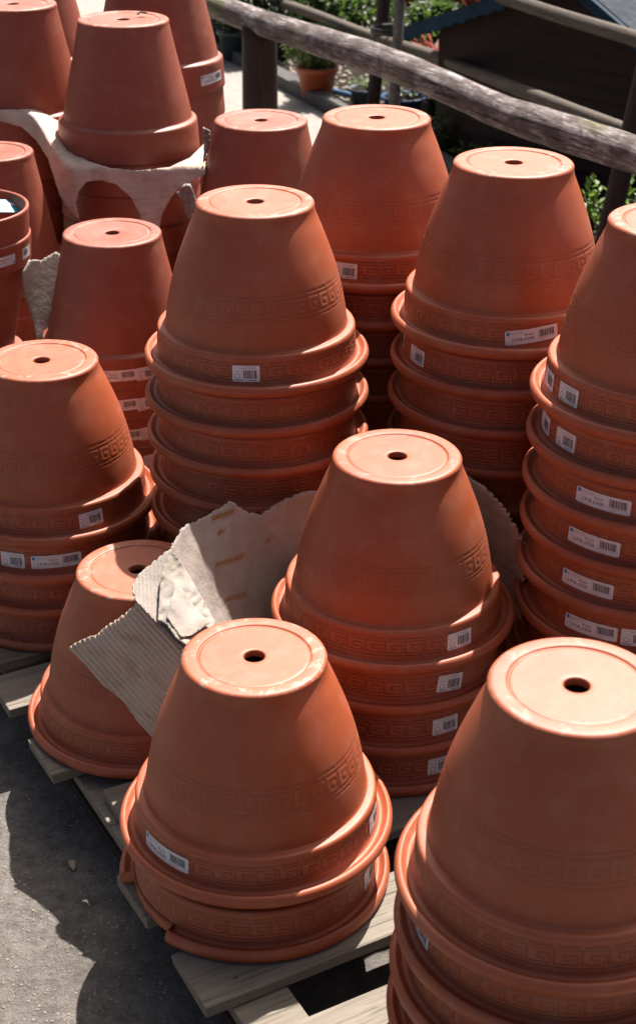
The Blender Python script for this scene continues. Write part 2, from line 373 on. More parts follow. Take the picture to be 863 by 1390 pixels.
# ------------------------------------------------------------------ printed price labels, bent round the collar
def text_faces(s, x, y, hgt, bold=0):
    cu = bpy.data.curves.new('t', 'FONT'); cu.body = s; cu.size = hgt*1.4; cu.offset = bold; cu.resolution_u = 1
    o = bpy.data.objects.new('t', cu); C.objects.link(o); bpy.context.view_layer.update()
    me = bpy.data.meshes.new_from_object(o)
    vs = [(v.co.x + x, v.co.y + y) for v in me.vertices]; fs = [tuple(p.vertices) for p in me.polygons]
    bpy.data.objects.remove(o); bpy.data.curves.remove(cu); bpy.data.meshes.remove(me)
    return vs, fs
def build_label(kind, rad, z, tilt, zslope=.05, wide=1.0):
    Wd, Ht = (.088*wide, .0205) if kind == 'long' else (.034*wide, .0235)
    V, Fc, Fm = [], [], []
    def add(vs, fs, mi, lift):
        b = len(V); V.extend([(x, y, lift) for x, y in vs]); Fc.extend([tuple(b+i for i in f) for f in fs]); Fm.extend([mi]*len(fs))
    def rect(x0, y0, x1, y1, mi, lift, n=1):
        vs = []; 
        for k in range(n+1): xx = x0+(x1-x0)*k/n; vs += [(xx, y0), (xx, y1)]
        add(vs, [(2*k, 2*k+2, 2*k+3, 2*k+1) for k in range(n)], mi, lift)
    c = .0014; n = 24
    vs = []
    for k in range(n+1):
        xx = -Wd/2 + Wd*k/n; e = min(xx+Wd/2, Wd/2-xx); cc = max(0, c-e)*.8
        vs += [(xx, -Ht/2+cc), (xx, Ht/2-cc)]
    add(vs, [(2*k, 2*k+2, 2*k+3, 2*k+1) for k in range(n)], 0, .0)
    L = .00018
    if kind == 'long':
        rect(-.0415*wide, .0035, -.0365*wide, .0085, 3, L)
        rect(-.0350*wide, .0066, -.0130*wide, .0074, 4, L, 4); rect(-.0350*wide, .0046, -.0110*wide, .0052, 2, L, 4)
        vs, fs = text_faces('2 FOR \u00a310.00', -.033*wide, -.0052, .0046, .0001); add(vs, fs, 1, L)
        vs, fs = text_faces('RP \u00a36.99', -.0125*wide, .0012, .0030, .00005); add(vs, fs, 1, L)
        rect(-.040*wide, -.0083, -.026*wide, -.0077, 2, L, 2); rect(.014*wide, -.0083, .021*wide, -.0077, 2, L, 1)
        x = .012*wide; r_ = random.Random(3)
        while x < .038*wide:
            b = r_.choice([.0006, .0009, .0016]); rect(x, -.0035, x+b, .0065, 1, L); x += b + r_.choice([.0006, .0010])
        rect(.009*wide, -.0052, .038*wide, -.0046, 2, L, 3)
    else:
        for yy, x0, x1 in ((.0088, -.002, .013), (.0070, -.006, .011), (.0030, -.0145, -.006), (-.0098, -.0145, -.004), (-.0098, .002, .013)):
            rect(x0*wide, yy, x1*wide, yy+.0009, 1 if yy < -.005 else 2, L, 2)
        x = -.003; r_ = random.Random(5)
        while x < .012:
            b = r_.choice([.0005, .0008, .0013]); rect(x, -.0070, x+b, .0050, 1, L); x += b + r_.choice([.0005, .0008])
        # small round mark
        for k in range(10):
            a0, a1 = 2*math.pi*k/10, 2*math.pi*(k+1)/10
            add([(-.0105+math.cos(a)*q, -.0035+math.sin(a)*q) for a in (a0, a1) for q in (.0030, .0036)], [(0, 1, 3, 2)], 1, L)
    ct, st = math.cos(tilt), math.sin(tilt); out = []
    for (x, y, l) in V:
        X, Y = x*ct - y*st, x*st + y*ct
        X *= 1.03 if kind == 'long' else 1.36; Y *= 1.22
        R = rad + .0005 + l - Y*zslope; a = X/rad
        out.append((R*math.sin(a), -R*math.cos(a), z + Y))           # centred on local -Y, reads upright
    return mesh('price_label', out, Fc, ['label', 'ink', 'ink_pale', 'ink_blue', 'ink_pale'], fm=Fm)
LCACHE = {}
def get_label(kind, pk, tilt, z):
    k = (kind, pk, round(tilt, 2), z)
    if k not in LCACHE:
        rad, zz = (.1764, -.2475) if pk == 'key' else (.1676, -.268)
        LCACHE[k] = build_label(kind, rad, zz + z, tilt)
    return LCACHE[k]

def add_label(pot, cx, cy, zc, scale, pk, kind, px, tilt=0, flip=False):
    """turn the label about the pot axis until its centre shows at pixel column px"""
    rad = (.1764 if pk == 'key' else .1676)*scale
    best = None
    base = math.atan2(cx, cy)
    for k in range(-90, 91):
        a = math.radians(k) - base                                    # 0 = faces the camera
        p = (cx + rad*math.sin(a), cy - rad*math.cos(a), zc)
        e = abs(proj(p)[0] - px)
        if best is None or e < best[0]: best = (e, a)
    tilt += ((px*13) % 7 - 3)*.008
    o = obj('price_label', get_label(kind, pk, tilt, 0), pot)
    a = best[1] - pot.rotation_euler.z
    if flip:
        o.rotation_euler = (0, 0, -a) if False else (0, 0, a)
        o.rotation_euler = (0, 0, -(best[1]) + 0)
    else: o.rotation_euler = (0, 0, a)
    return o

LEVEL = .266 - ZG                                                    # top of the pallet boards
HR = {'key': .2850, 'plain': .3045}                                  # top of pot to the lowest edge
ORD = ['topmost', 'second from top', 'third from top', 'fourth from top', 'fifth from top', 'sixth from top', 'seventh from top', 'eighth from top', 'ninth from top', 'tenth from top', 'eleventh from top', 'twelfth from top']
def stack(where, px, py, zt, pk='key', scale=1.0, n=None, labels=(), spin=0, group=None, first=None, chipidx=None, level=None, zs=1.0):
    """zt is the top of the top pot in the survey frame; px, py its drain hole in the photograph"""
    z = zt - ZG; p = at_z(px, py, z); cx, cy = p.x, p.y
    lev = LEVEL if level is None else level
    h = HR[pk]*scale*zs
    if n is None: n = max(1, 1 + int(round((z - h - lev)/((.0745 if pk == 'key' else .069)*scale))))
    sp = (z - h - lev)/(n-1) if n > 1 else 0
    ext = max(0, sp - (.0715 if pk == 'key' else .0700)*scale) if n > 1 else 0       # castings differ by a few millimetres in height
    if n == 1: z = lev + h
    r_ = random.Random(int(px*7+py)); ps = []
    for i in range(n):
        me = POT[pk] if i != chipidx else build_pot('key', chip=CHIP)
        dx, dy = (0, 0) if i == 0 else (r_.uniform(-.0022, .0022), r_.uniform(-.0022, .0022))
        o = obj('terracotta_pot', me, loc=(cx+dx, cy+dy, z - i*sp + (ext if i else 0)), rot=(0 if i == 0 else r_.uniform(-.007, .007), 0 if i == 0 else r_.uniform(-.007, .007), 0 if i == chipidx else r_.uniform(0, 6.28)))
        o.scale = (scale*(1 if i == 0 else r_.uniform(.994, 1.006)),)*2 + (scale*zs*(1 + (ext/h if i else 0)),)
        kindtxt = 'key pattern pot' if pk == 'key' else 'plain pot'
        if n == 1: lab = first
        elif i == 0: lab = first or ('upturned ' + kindtxt + ', topmost ' + where)
        else: lab = kindtxt + ', ' + (ORD[i] if i < n-1 else 'lowest') + ' ' + where
        tag(o, lab, 'flower pot', group or ('patterned pots in stacks' if pk == 'key' else 'plain pots in stacks'))
        for (idx, kind, lx, tilt) in labels:
            if idx == i: add_label(o, cx, cy, z - i*sp - (.2475 if pk == 'key' else .268)*scale, scale, pk, kind, lx, tilt)
        ps.append(o)
    return ps, (cx, cy)

CHIP = (math.radians(190), math.radians(233))
S = {}
S['A'] = stack('of the front stack beside the torn cardboard', 345, 889, .648, n=2, chipidx=1,
    first='upturned key patterned pot in front of the torn cardboard, long label at lower left',
    labels=[(0, 'long', 222, 0), (0, 'small', 507, 0), (1, 'small', 503, .0)])
S['D'] = stack('of the stack wrapped by torn cardboard', 539, 617, .782, n=4,
    labels=[(0, 'small', 623, 0), (1, 'small', 609, -.12), (2, 'small', 604, -.03), (3, 'small', 595, 0)])
S['B'] = stack('of nearest stack, bottom right corner', 783, 928, .8419, n=5,
    first='largest looking upturned pot, nearest the camera at the bottom right corner', labels=[(1, 'small', 569, 0)])
S['S5'] = stack('of the stack behind the lone pot', 56, 487, .7708, n=4,
    labels=[(0, 'small', 123, .05), (1, 'small', 17, 0), (1, 'long', 75, .03)])
S['S6'] = stack('of stack behind the upright torn cardboard', 346, 271, 1.0761, n=8, labels=[(0, 'small', 334, .03)])
S['S7'] = stack('of the stack directly below the mossy fence rail', 511, 157, 1.1424, n=9, labels=[(0, 'small', 468, 0)])
S['S8'] = stack('of stack whose second pot has two small labels', 697, 218, 1.1449, n=9,
    labels=[(0, 'long', 721, .13), (1, 'small', 545, 0), (1, 'small', 565, 0)])
px9, py9 = proj((.5307, 2.2449, 1.1526-ZG))
S['S9'] = stack('of the tall stack with four long labels', px9, py9, 1.1526, n=9,
    labels=[(0, 'small', 745, 0), (0, 'small', 770, 0), (1, 'small', 740, 0), (1, 'small', 767, 0), (2, 'long', 818, 0), (3, 'long', 805, 0), (4, 'long', 797, 0), (5, 'long', 801, 0), (5, 'small', 862, 0)])
S['C'] = stack('', 187, 771, .551, n=1, first='lone upturned key patterned pot on the pallet, cardboard flap leaning on it')

S['S10'] = stack('of the stack behind the cut off patterned stack', 152, 314, .877, 'plain', .935, n=6,
    labels=[(0, 'long', 158, .02), (0, 'small', 199, .02), (1, 'long', 162, .02), (1, 'small', 200, .12), (2, 'long', 166, 0), (2, 'small', 202, .1), (3, 'small', 207, .05)])
S['P11'] = stack('of stack poking through the cardboard sheet', 167, 24, 1.177, 'plain', 1.0, n=9)
S['S12'] = stack('of the stack at the upper left, on the sheet', 17, 3, 1.177, 'plain', 1.0, n=9, zs=1.075)
S['S13'] = stack('of the reddish stack below the fence post', 354, 161, .985, 'plain', 1.0)
p14 = proj((-.415, 4.02, 1.262-ZG)); S['S14'] = stack('of the labelled stack beside the path', p14[0], p14[1], 1.262, 'plain', 1.0, labels=[(0, 'long', 289, 0)])
p17 = proj((-.80, 4.42, 1.19-ZG)); S['S17'] = stack('of farthest stack between two plain ones', p17[0], p17[1], 1.19, 'plain', 1.0)
S['S15'] = stack('of the stack behind upright pots', -10, 204, .93, 'plain', .85, zs=1.20)

# upright pots at the left edge (opening up)
s16 = .83; c16 = at_z(-55, 279, 0)
slant = 2*.17*s16*F/186
P16 = at_d(-55, 279, slant)
rimz = P16.z; k = 1; dz = .0575
seat = rimz - dz - .3045*s16
for i in range(k+1):
    o = obj('terracotta_pot', POT['plain'], loc=(P16.x, P16.y, rimz - i*dz - .3045*s16), rot=(math.pi, 0, i*1.3)); o.scale = (s16,)*3
    txt = ['topmost upright pot at the left edge, open side up', 'second upright pot at the left edge, two labels on its rim'][i] if i < 2 else 'upright plain pot, %s in the open stack at the left edge' % ORD[i]
    tag(o, txt, 'flower pot', 'upright plain pots')
    if i == 1:
        for kind, lx in (('long', 1), ('small', 36)):
            rad = .1676*s16; best = None
            for q in range(-90, 91):
                a = math.radians(q); pp = (P16.x + rad*math.sin(a), P16.y - rad*math.cos(a), rimz - dz - .036*s16)
                e = abs(proj(pp)[0]-lx)
                if best is None or e < best[0]: best = (e, a)
            lo = obj('price_label', get_label(kind, 'plain', 0, 0), o)
            # world: Rx(pi) flips y and z; a label turned by t about local z faces world angle -t + pi
            wrot = Matrix.Rotation(best[1], 4, 'Z') @ Matrix.Rotation(math.pi, 4, 'X') @ Matrix.Rotation(math.pi, 4, 'Z')
            lo.matrix_parent_inverse = Matrix.Identity(4)
            lo.matrix_basis = (Matrix.Rotation(math.pi, 4, 'X') @ Matrix.Rotation(i*1.3, 4, 'Z')).inverted() @ wrot
            R0 = (Matrix.Rotation(math.pi, 4, 'X')) 
            lo.matrix_basis = (Matrix.Rotation(i*1.3, 4, 'Z') @ Matrix.Rotation(math.pi, 4, 'X')).inverted() @ wrot
n_ = max(1, 1 + int((seat - .3045 - LEVEL)/.062)); sp_ = (seat - .3045 - LEVEL)/max(1, n_-1)
for i in range(n_):
    o = obj('terracotta_pot', POT['plain'], loc=(P16.x, P16.y, seat - i*sp_), rot=(0, 0, i*1.7))
    tag(o, 'plain upturned pot, %s of the stack carrying the upright pots' % ORD[i], 'flower pot', 'plain pots in stacks')
print('seat', seat, n_, sp_)
# turquoise tag inside the top upright pot
tq = P16 + Vector((.075, .075, -.022))
vs, fs = boxv(0, 0, 0, .075, .045, .0012)
tg = obj('care_tag', mesh('care_tag', vs, fs, 'ink_blue'), loc=tq, rot=(.35, .15, .5))
MAT['turq'] = simple('turquoise_plastic', (.02, .32, .42), .35); tg.data.materials[0] = MAT['turq']
tag(tg, 'turquoise plastic tag lying in the open upright pot', 'plant tag')
vs, fs = boxv(.020, .006, .001, .016, .010, .0009); tgp = obj('tag_print', mesh('tag_print', vs, fs, 'label'), tg)

# ------------------------------------------------------------------ cardboard pieces built as cut sheets
def cut_sheet(name, poly, surf, mat, holes=(), step=6, thick=.003, parent=None, disp=None, jag=0, seed=1):
    r_ = random.Random(seed)
    def torn(pl):
        out = []
        for a, b in zip(pl, pl[1:]+pl[:1]):
            j = a[2] if len(a) > 2 else 0
            L = math.hypot(b[0]-a[0], b[1]-a[1]); n = max(1, int(L/(2.2 if j else 5)))
            for q in range(n):
                t = q/n; x, y = a[0]+(b[0]-a[0])*t, a[1]+(b[1]-a[1])*t
                if q and j: x += r_.uniform(-j, j); y += r_.uniform(-j, j)
                out.append((x, y))
        return out
    loops = [torn(list(poly))] + [torn(list(h)) for h in holes]
    pts, edges = [], []
    for lp in loops:
        b = len(pts); pts += lp; edges += [(b+i, b+(i+1) % len(lp)) for i in range(len(lp))]
    def inside(x, y, lp):
        c = False; j = len(lp)-1
        for i in range(len(lp)):
            if (lp[i][1] > y) != (lp[j][1] > y) and x < (lp[j][0]-lp[i][0])*(y-lp[i][1])/(lp[j][1]-lp[i][1]) + lp[i][0]: c = not c
            j = i
        return c
    ok = lambda x, y: inside(x, y, loops[0]) and not any(inside(x, y, h) for h in loops[1:])
    xs = [p[0] for p in loops[0]]; ys = [p[1] for p in loops[0]]
    y = min(ys)
    row = 0
    while y < max(ys):
        x = min(xs) + (step/2 if row % 2 else 0)
        while x < max(xs):
            if ok(x, y): pts.append((x + r_.uniform(-.2, .2)*step*.3, y + r_.uniform(-.2, .2)*step*.3))
            x += step
        y += step*.87; row += 1
    V, E, Fc, *_ = delaunay_2d_cdt([Vector(p) for p in pts], edges, [], 0, 1e-5)
    fs = [tuple(f) for f in Fc if ok(sum(V[i].x for i in f)/len(f), sum(V[i].y for i in f)/len(f))]
    P3 = [surf(v.x, v.y) for v in V]
    if disp:
        P3 = [p - rdir(v.x, v.y).normalized()*disp(v.x, v.y, p) for p, v in zip(P3, V)]
    used = sorted({i for f in fs for i in f}); mp = {u: i for i, u in enumerate(used)}
    me = mesh(name, [P3[i] for i in used], [tuple(mp[i] for i in f) for f in fs], mat, smooth=True)
    o = obj(name, me, parent)
    s = o.modifiers.new('thickness', 'SOLIDIFY'); s.thickness = thick; s.offset = 0
    return o

# draped sheet round the plain stacks
def sheet_h(x, y):
    t = min(1, max(0, (-.56-x)/.16)); t = t*t*(3-2*t)
    yb = 3.50 + t*.235; lev = .885 - ZG + t*.070
    d = yb - y
    ripple = .006*math.sin(x*38 + y*9) + .004*math.sin(x*71-1)
    sp = .004*math.log1p(math.exp(min(40, d/.004)))
    return lev + ripple*min(1, max(0, d*20+.6)) - 5.5*sp
def sheet_surf(px, py):
    d = rdir(px, py).normalized(); lo, hi = 2.8, 6.0
    for _ in range(36):
        t = (lo+hi)/2; p = Vector((0, 0, CAMZ)) + d*t
        if p.z > sheet_h(p.x, p.y): lo = t
        else: hi = t
    p = Vector((0, 0, CAMZ)) + d*lo
    return p
sheet_poly = [(-60, 150), (40, 148), (95, 141), (108, 150, 0), (94, 168), (88, 185), (96, 203), (120, 219), (150, 228), (188, 231), (230, 227), (258, 214), (279, 193), (282, 200, .8), (278, 222, 1.4), (279, 236), (262, 244), (246, 252), (232, 268), (220, 290), (216, 312), (194, 312), (190, 290), (178, 268), (158, 250), (138, 244), (118, 246), (107, 258), (103, 275), (108, 298, .6), (96, 288, .6), (82, 266, .5), (74, 240, .5), (66, 215, .4), (50, 190, .4), (30, 172, .4), (0, 164), (-60, 166)]
def creases(x, y, p):
    def ridge(q, k):                                                   # flat faces meeting in sharp folds
        v = q % 1.0; return (v if v < .5 else 1-v)*k
    wv = mn.noise(Vector((p.x*5, p.y*5, p.z*5)))
    a = ridge(p.x*7.3 + p.z*3.1 + wv*.9, .016) + ridge(p.x*3.9 - p.z*8.7 + wv*1.3, .012)
    return .002 - a - .006*abs(mn.noise(Vector((p.x*18, p.y*14, p.z*16)))) + .0005*math.sin(x*1.9 + y*.25) + .0006*mn.noise(Vector((p.x*150, p.y*90, p.z*90)))
sheet = cut_sheet('cardboard_sheet', sheet_poly, sheet_surf, 'cardsheet', step=3, thick=.0028, seed=4, disp=creases)
tag(sheet, 'pale stained cardboard sheet with arched cutouts draped below the plain pots', 'cardboard')
# small curled scraps attached to that sheet on the right
def near_plane(yw, k=0, cx=0):
    return lambda px, py: at_y(px, py, yw + k*(px-cx))
fl = cut_sheet('curled_flap', [(240, 262, .5), (250, 250, .8), (258, 249), (264, 266, .8), (268, 280, .6), (256, 297, .8), (252, 288), (248, 272)], near_plane(3.43, -.0015, 250), 'cardedge', step=4, thick=.003, parent=sheet,
    disp=lambda x, y, p: .006*math.sin(x*.8)+.004*math.sin(y*.5))
fl2 = cut_sheet('torn_corner', [(276, 172, .8), (286, 178, .8), (284, 196, 1), (280, 212, 1), (276, 220), (277, 196)], near_plane(3.52), 'cardedge', step=4, thick=.003, parent=sheet,
    disp=lambda x, y, p: .006*math.sin(y*.8))

# torn brown card between the upright pots and the plain stack
cb = cut_sheet('cardboard_scrap', [(40, 352, 1), (56, 353, 1), (76, 341, 1), (82, 345), (84, 380), (76, 420), (70, 470), (52, 470), (44, 430), (33, 400), (30, 370)],
    lambda px, py: at_y(px, py, 3.02 + .0006*(470-py) + .0008*(px-40)), 'card', step=5, thick=.003, seed=8,
    disp=lambda x, y, p: .008*math.sin(x*.12+y*.03))
tag(cb, 'small torn grey cardboard scrap wedged between the upright pots and a plain stack', 'cardboard')

# corrugated sheet round the wrapped stack
def idw(ctrl):
    """smooth quadratic surface through surveyed points"""
    X = np.array([(1, (x-250)/100, (y-800)/100, ((x-250)/100)**2, (x-250)*(y-800)/1e4, ((y-800)/100)**2) for x, y, d in ctrl]); D = np.array([c[2] for c in ctrl])
    reg = np.diag([0, 0, 0, .02, .02, .02]); k = np.linalg.solve(X.T@X + reg, X.T@D)
    return lambda px, py: at_y(px, py, float(k @ np.array((1, (px-250)/100, (py-800)/100, ((px-250)/100)**2, (px-250)*(py-800)/1e4, ((py-800)/100)**2))))
panel_ctrl = [(235, 740, 2.19), (300, 690, 2.30), (360, 690, 2.35), (435, 668, 2.385), (435, 668, 2.385), (400, 690, 2.37), (435, 800, 2.37), (430, 900, 2.34), (370, 820, 2.33), (330, 860, 2.22), (290, 790, 2.20), (240, 800, 2.13), (250, 870, 2.07), (300, 850, 2.15)]
card = cut_sheet('torn_cardboard', [(232, 742, 1), (248, 716, 1.6), (272, 704, 1.6), (302, 688, 1.8), (312, 680, 1), (330, 692, 1.8), (352, 700, 1.2), (372, 686, 1.2), (400, 672, 1.2), (436, 664, 0), (445, 720, 0), (430, 860, 0), (390, 930, 0), (330, 900), (285, 880), (262, 860), (244, 800)],
    idw(panel_ctrl), 'card', step=5, thick=.0035, seed=2, disp=lambda x, y, p: .0012*math.sin(x*.28+y*.02)+.002*math.sin(x*.05)*math.sin(y*.06))
tag(card, 'torn grey corrugated cardboard wrapped behind a pot stack, folded flap at its left', 'cardboard')
# right wing behind the wrapped stack
cut_sheet('right_wing', [(600, 640, 0), (636, 646, 1.2), (660, 664, 1.6), (684, 690, 1.8), (700, 716, 2), (714, 742, 2), (710, 800, 0), (706, 880, 0), (660, 900), (600, 900)],
    lambda px, py: at_y(px, py, 2.385 - .0015*max(0, px-640)), 'cardbounce', step=5, thick=.004, parent=card, seed=6, disp=lambda x, y, p: .002*math.sin(x*.3)+.002*math.sin(x*.06+y*.05))
# surface of the lone pot under a line of sight, so that the flap can lie against it
CL = S['C'][0][0].location
def on_lone(px, py, off):
    d = rdir(px, py).normalized(); t = 2.0
    prof = [(0, .1018), (-.0085, .1018), (-.05, .1165), (-.10, .1355), (-.145, .1485), (-.213, .1605), (-.222, .175), (-.264, .178), (-.27, .2), (-.286, .2)]
    while t < 3.2:
        p = Vector((0, 0, CAMZ)) + d*t; z = p.z - CL.z
        if z < 0:
            r = .2
            for (za, ra), (zb, rb) in zip(prof, prof[1:]):
                if zb <= z <= za: r = ra + (rb-ra)*(za-z)/(za-zb)
            if math.hypot(p.x-CL.x, p.y-CL.y) < r: return (px, py, p.y - off)
        t += .002
    return (px, py, CL.y - .05)
# flap leaning over the lone pot: real ridges
def ridg(ax, ay, bx, by, per, amp):
    L = math.hypot(bx-ax, by-ay); nx, ny = -(by-ay)/L, (bx-ax)/L
    return lambda x, y, p: amp*math.sin(2*math.pi*(x*nx + y*ny)/per) + .003*math.sin(x*.05+y*.03)
flap_ctrl = [on_lone(x, y, .010 + .00035*(x-93)) for x, y in ((97, 882), (112, 870), (130, 862), (150, 846), (183, 819), (118, 904), (140, 930), (165, 950), (170, 880), (207, 1000), (215, 850), (225, 930))] + [(245, 885, 1.99), (260, 950, 1.965)]
flap = cut_sheet('corrugated_flap', [(93, 879, .7), (112, 868, 1), (130, 862, 1.2), (150, 846, 1.4), (170, 834, 1.2), (186, 818, .6), (200, 832), (232, 868), (262, 900), (262, 960), (226, 1010), (207, 1001), (186, 978), (165, 950), (140, 930), (118, 904)],
    idw(flap_ctrl), 'cardbounce', step=2.4, thick=.0022, parent=card, seed=3, disp=ridg(95, 880, 205, 1000, 6.6, .0022))
curl_ctrl = [(181, 818, 2.085), (180, 790, 2.125), (212, 760, 2.155), (234, 744, 2.18), (232, 800, 2.115), (246, 880, 2.00), (205, 820, 2.072)]
curl = cut_sheet('folded_edge', [(186, 818, .6), (180, 806, .8), (180, 794, .8), (190, 778, 1), (206, 766, 1.2), (222, 752, 1.2), (236, 742, .6), (232, 775), (230, 806), (240, 850), (264, 902), (240, 876), (212, 846)],
    idw(curl_ctrl), 'card', step=2.4, thick=.0022, parent=card, seed=9, disp=ridg(232, 744, 236, 850, 5.2, .0015))
def crum(x, y, p):
    a = mn.noise(Vector((x*.035, y*.035, 1.3))); b_ = abs(mn.noise(Vector((x*.07+y*.03, y*.06, 5.1)))); c_ = mn.noise(Vector((x*.35, y*.30, 2.2)))
    return .012 + .009*a - .008*b_ + .0005*c_
liner_ctrl = [(222, 790, 2.115), (232, 744, 2.17), (262, 790, 2.125), (290, 850, 2.06), (250, 880, 2.00), (220, 850, 2.04)]
liner = cut_sheet('crumpled_liner', [(217, 800), (220, 775, 1), (233, 748, 1), (243, 760, .6), (258, 784, .6), (274, 812, .6), (292, 846, .6), (284, 862), (258, 880, .6), (238, 866, .6), (226, 848, .6), (214, 842), (216, 820)],
    idw(liner_ctrl), 'cardedge', step=3, thick=.003, parent=card, seed=12, disp=crum)
patch = cut_sheet('torn_square', [(238, 796, .6), (246, 800), (262, 822), (284, 846), (262, 862), (246, 866, .6), (226, 838, .6), (232, 816)],
    idw(liner_ctrl), 'card', step=3, thick=.002, parent=card, seed=14, disp=lambda x, y, p: .020 + .006*mn.noise(Vector((x*.04, y*.04, 9))) + .0008*mn.noise(Vector((x*.4, y*.35, 3))))
# faded orange print marks on the panel
sf = idw(panel_ctrl)
for (mx, my, L) in ((303, 703, 30), (311, 766, 36), (320, 814, 30), (300, 722, 8), (364, 733, 5)):
    r_ = random.Random(int(mx)); q = 0; pv, pf = [], []
    while q < L:
        wdt = r_.uniform(.8, 2.2); ya = my - q*.35; hh = r_.uniform(2.2, 3.4)
        qs = [(mx+q-L/2, ya+hh), (mx+q-L/2+wdt, ya+hh-.2), (mx+q-L/2+wdt+1.2, ya-hh), (mx+q-L/2+1.2, ya-hh+.2)]
        b = len(pv)
        for x, y in qs: pv.append(sf(x, y) - rdir(x, y).normalized()*(.0045 + .0012*math.sin(x*.28+y*.02)+.002*math.sin(x*.05)*math.sin(y*.06)))
        pf.append((b, b+1, b+2, b+3)); q += wdt + r_.uniform(.6, 2.0)
    b = len(pv); qs = [(mx-L/2-1, my+3.4), (mx+L/2, my+3.4-L*.35), (mx+L/2, my+4.1-L*.35), (mx-L/2-1, my+4.1)]       # underline that joins the letters
    for x, y in qs: pv.append(sf(x, y) - rdir(x, y).normalized()*(.0044 + .0012*math.sin(x*.28+y*.02)+.002*math.sin(x*.05)*math.sin(y*.06)))
    pf.append((b, b+1, b+2, b+3)); obj('faded_print', mesh('faded_print', pv, pf, 'orangeprint'), card)

# ------------------------------------------------------------------ pallets
MAT['nail'] = simple('rusty_nail', (.09, .06, .045), .6)
PA = math.atan2(.488, .873); PN = Vector((.873, .488, 0)); PY = Vector((-.488, .873, 0)); N0 = .628
def pallet(label, ys, insets, seedv=1, L=1.2):
    """deck boards run along local x; ys = near edge of each board across the pallet"""
    random.seed(seedv); bw, bt = .113, .019
    y0, y1 = ys[0], ys[-1] + bw; o_ = PN*N0 + PY*y0
    e = empty('wooden_pallet', (o_.x, o_.y, 0), PA); tag(e, label, 'pallet', 'wooden pallets under the pots')
    zt = LEVEL - bt/2
    for y, ins in zip(ys, insets):
        vs, fs = boxv(0, 0, 0, L-ins, bw, bt, 0, .0015)
        xc = ins + (L-ins)/2; fm = [0]*len(fs)
        for sx in (.085, L/2, L-.085):
            for (ax, ay) in ((-.018, -.03), (.016, .028)):
                cx_, cy_ = sx - xc + ax + random.uniform(-.006, .006), ay + random.uniform(-.008, .008); b = len(vs)
                vs += [(cx_ + .0035*math.cos(q*math.pi/4), cy_ + .0035*math.sin(q*math.pi/4), bt/2+.0004) for q in range(8)]; fs.append(tuple(b+q for q in range(8))); fm.append(1)
        bevel(obj('deck_board', mesh('deck_board', vs, fs, ['pallet', 'nail'], fm=fm), e, (xc, y-y0+bw/2, zt), (0, 0, random.uniform(-.004, .004))), .0022)
    Wd = y1-y0
    for x in (.085, L/2, L-.085):
        vs, fs = boxv(0, 0, 0, .085, Wd-.03, .018)
        bevel(obj('stringer_board', mesh('stringer_board', vs, fs, 'pallet'), e, (x, Wd/2, zt - bt/2 - .0095 - .0005), (0, 0, 0)))
        for y in (.10, Wd/2-.03, Wd-.10):
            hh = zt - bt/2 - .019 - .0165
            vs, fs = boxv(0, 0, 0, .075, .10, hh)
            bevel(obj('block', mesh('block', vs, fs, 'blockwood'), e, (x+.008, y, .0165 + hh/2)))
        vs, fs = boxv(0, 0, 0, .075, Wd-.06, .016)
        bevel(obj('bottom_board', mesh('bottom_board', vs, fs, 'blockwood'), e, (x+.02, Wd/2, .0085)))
    return e
pallet('weathered wooden pallet under the lone pot and the front stacks', [1.235, 1.427, 1.621, 1.816, 2.009, 2.215], [0, .004, 0, .058, 0, 0], 2)
pallet('wooden pallet reaching out of the bottom of the picture, nearest the camera', [.06, .25, .44, .63, .82, 1.085], [0]*6, 3)
pallet('wooden pallet under the middle row of stacks', [2.365, 2.56, 2.76, 2.95, 3.14, 3.33], [.01, 0, .02, 0, 0, 0], 4)
pallet('wooden pallet under the farthest plain pot stacks', [3.49, 3.68, 3.87, 4.06, 4.25, 4.44], [0]*6, 5)

# ------------------------------------------------------------------ ground, path, kerb, bed
vs, fs = [(-60, -20, 0), (60, -20, 0), (60, 120, 0), (-60, 120, 0)], [(0, 1, 2, 3)]
tag(obj('ground', mesh('ground', vs, fs, 'ground')), kind='structure')
k0 = at_z(303, 72, 0); k1 = at_z(765, 325, 0); kd = (k1-k0).normalized(); kn = Vector((-kd.y, kd.x, 0))
if kn.x < 0: kn = -kn
ka, kb = k0 - kd*14, k1 + kd*6
def quad(z, pts): return [(p.x, p.y, z) for p in pts]
pa = [ka - kn*5.0, ka, kb, kb - kn*.55]
pw = [k0 - kn*4.5 - kd*14, ka, kb, kb - kn*.75]
tag(obj('path', mesh('path', quad(.005, [ka - kn*6, ka, k0 + kd*3.4, k0 + kd*3.4 - kn*.95, k0 + kd*.4 - kn*2.6, k0 - kn*6 ]), [(0, 1, 2, 3, 4, 5)], 'path')), kind='structure')
tag(obj('flower_bed', mesh('flower_bed', quad(.012, [ka + kn*.05, ka + kn*30, kb + kn*30, kb + kn*.05]), [(0, 1, 2, 3)], 'soil')), kind='structure')
L = (kb-ka).length; mid = (ka+kb)/2; kang = math.atan2(kd.y, kd.x)
nk = int(L/1.8)
kv, kf = [], []
for i in range(nk):
    p = ka + kd*(L*(i+.5)/nk); v_, f_ = boxv(p.x, p.y, .03, L/nk-.006, .085, .07, kang); b = len(kv); kv += v_; kf += [tuple(b+j for j in f) for f in f_]
tag(obj('kerb', mesh('kerb', kv, kf, 'kerb')), kind='structure')
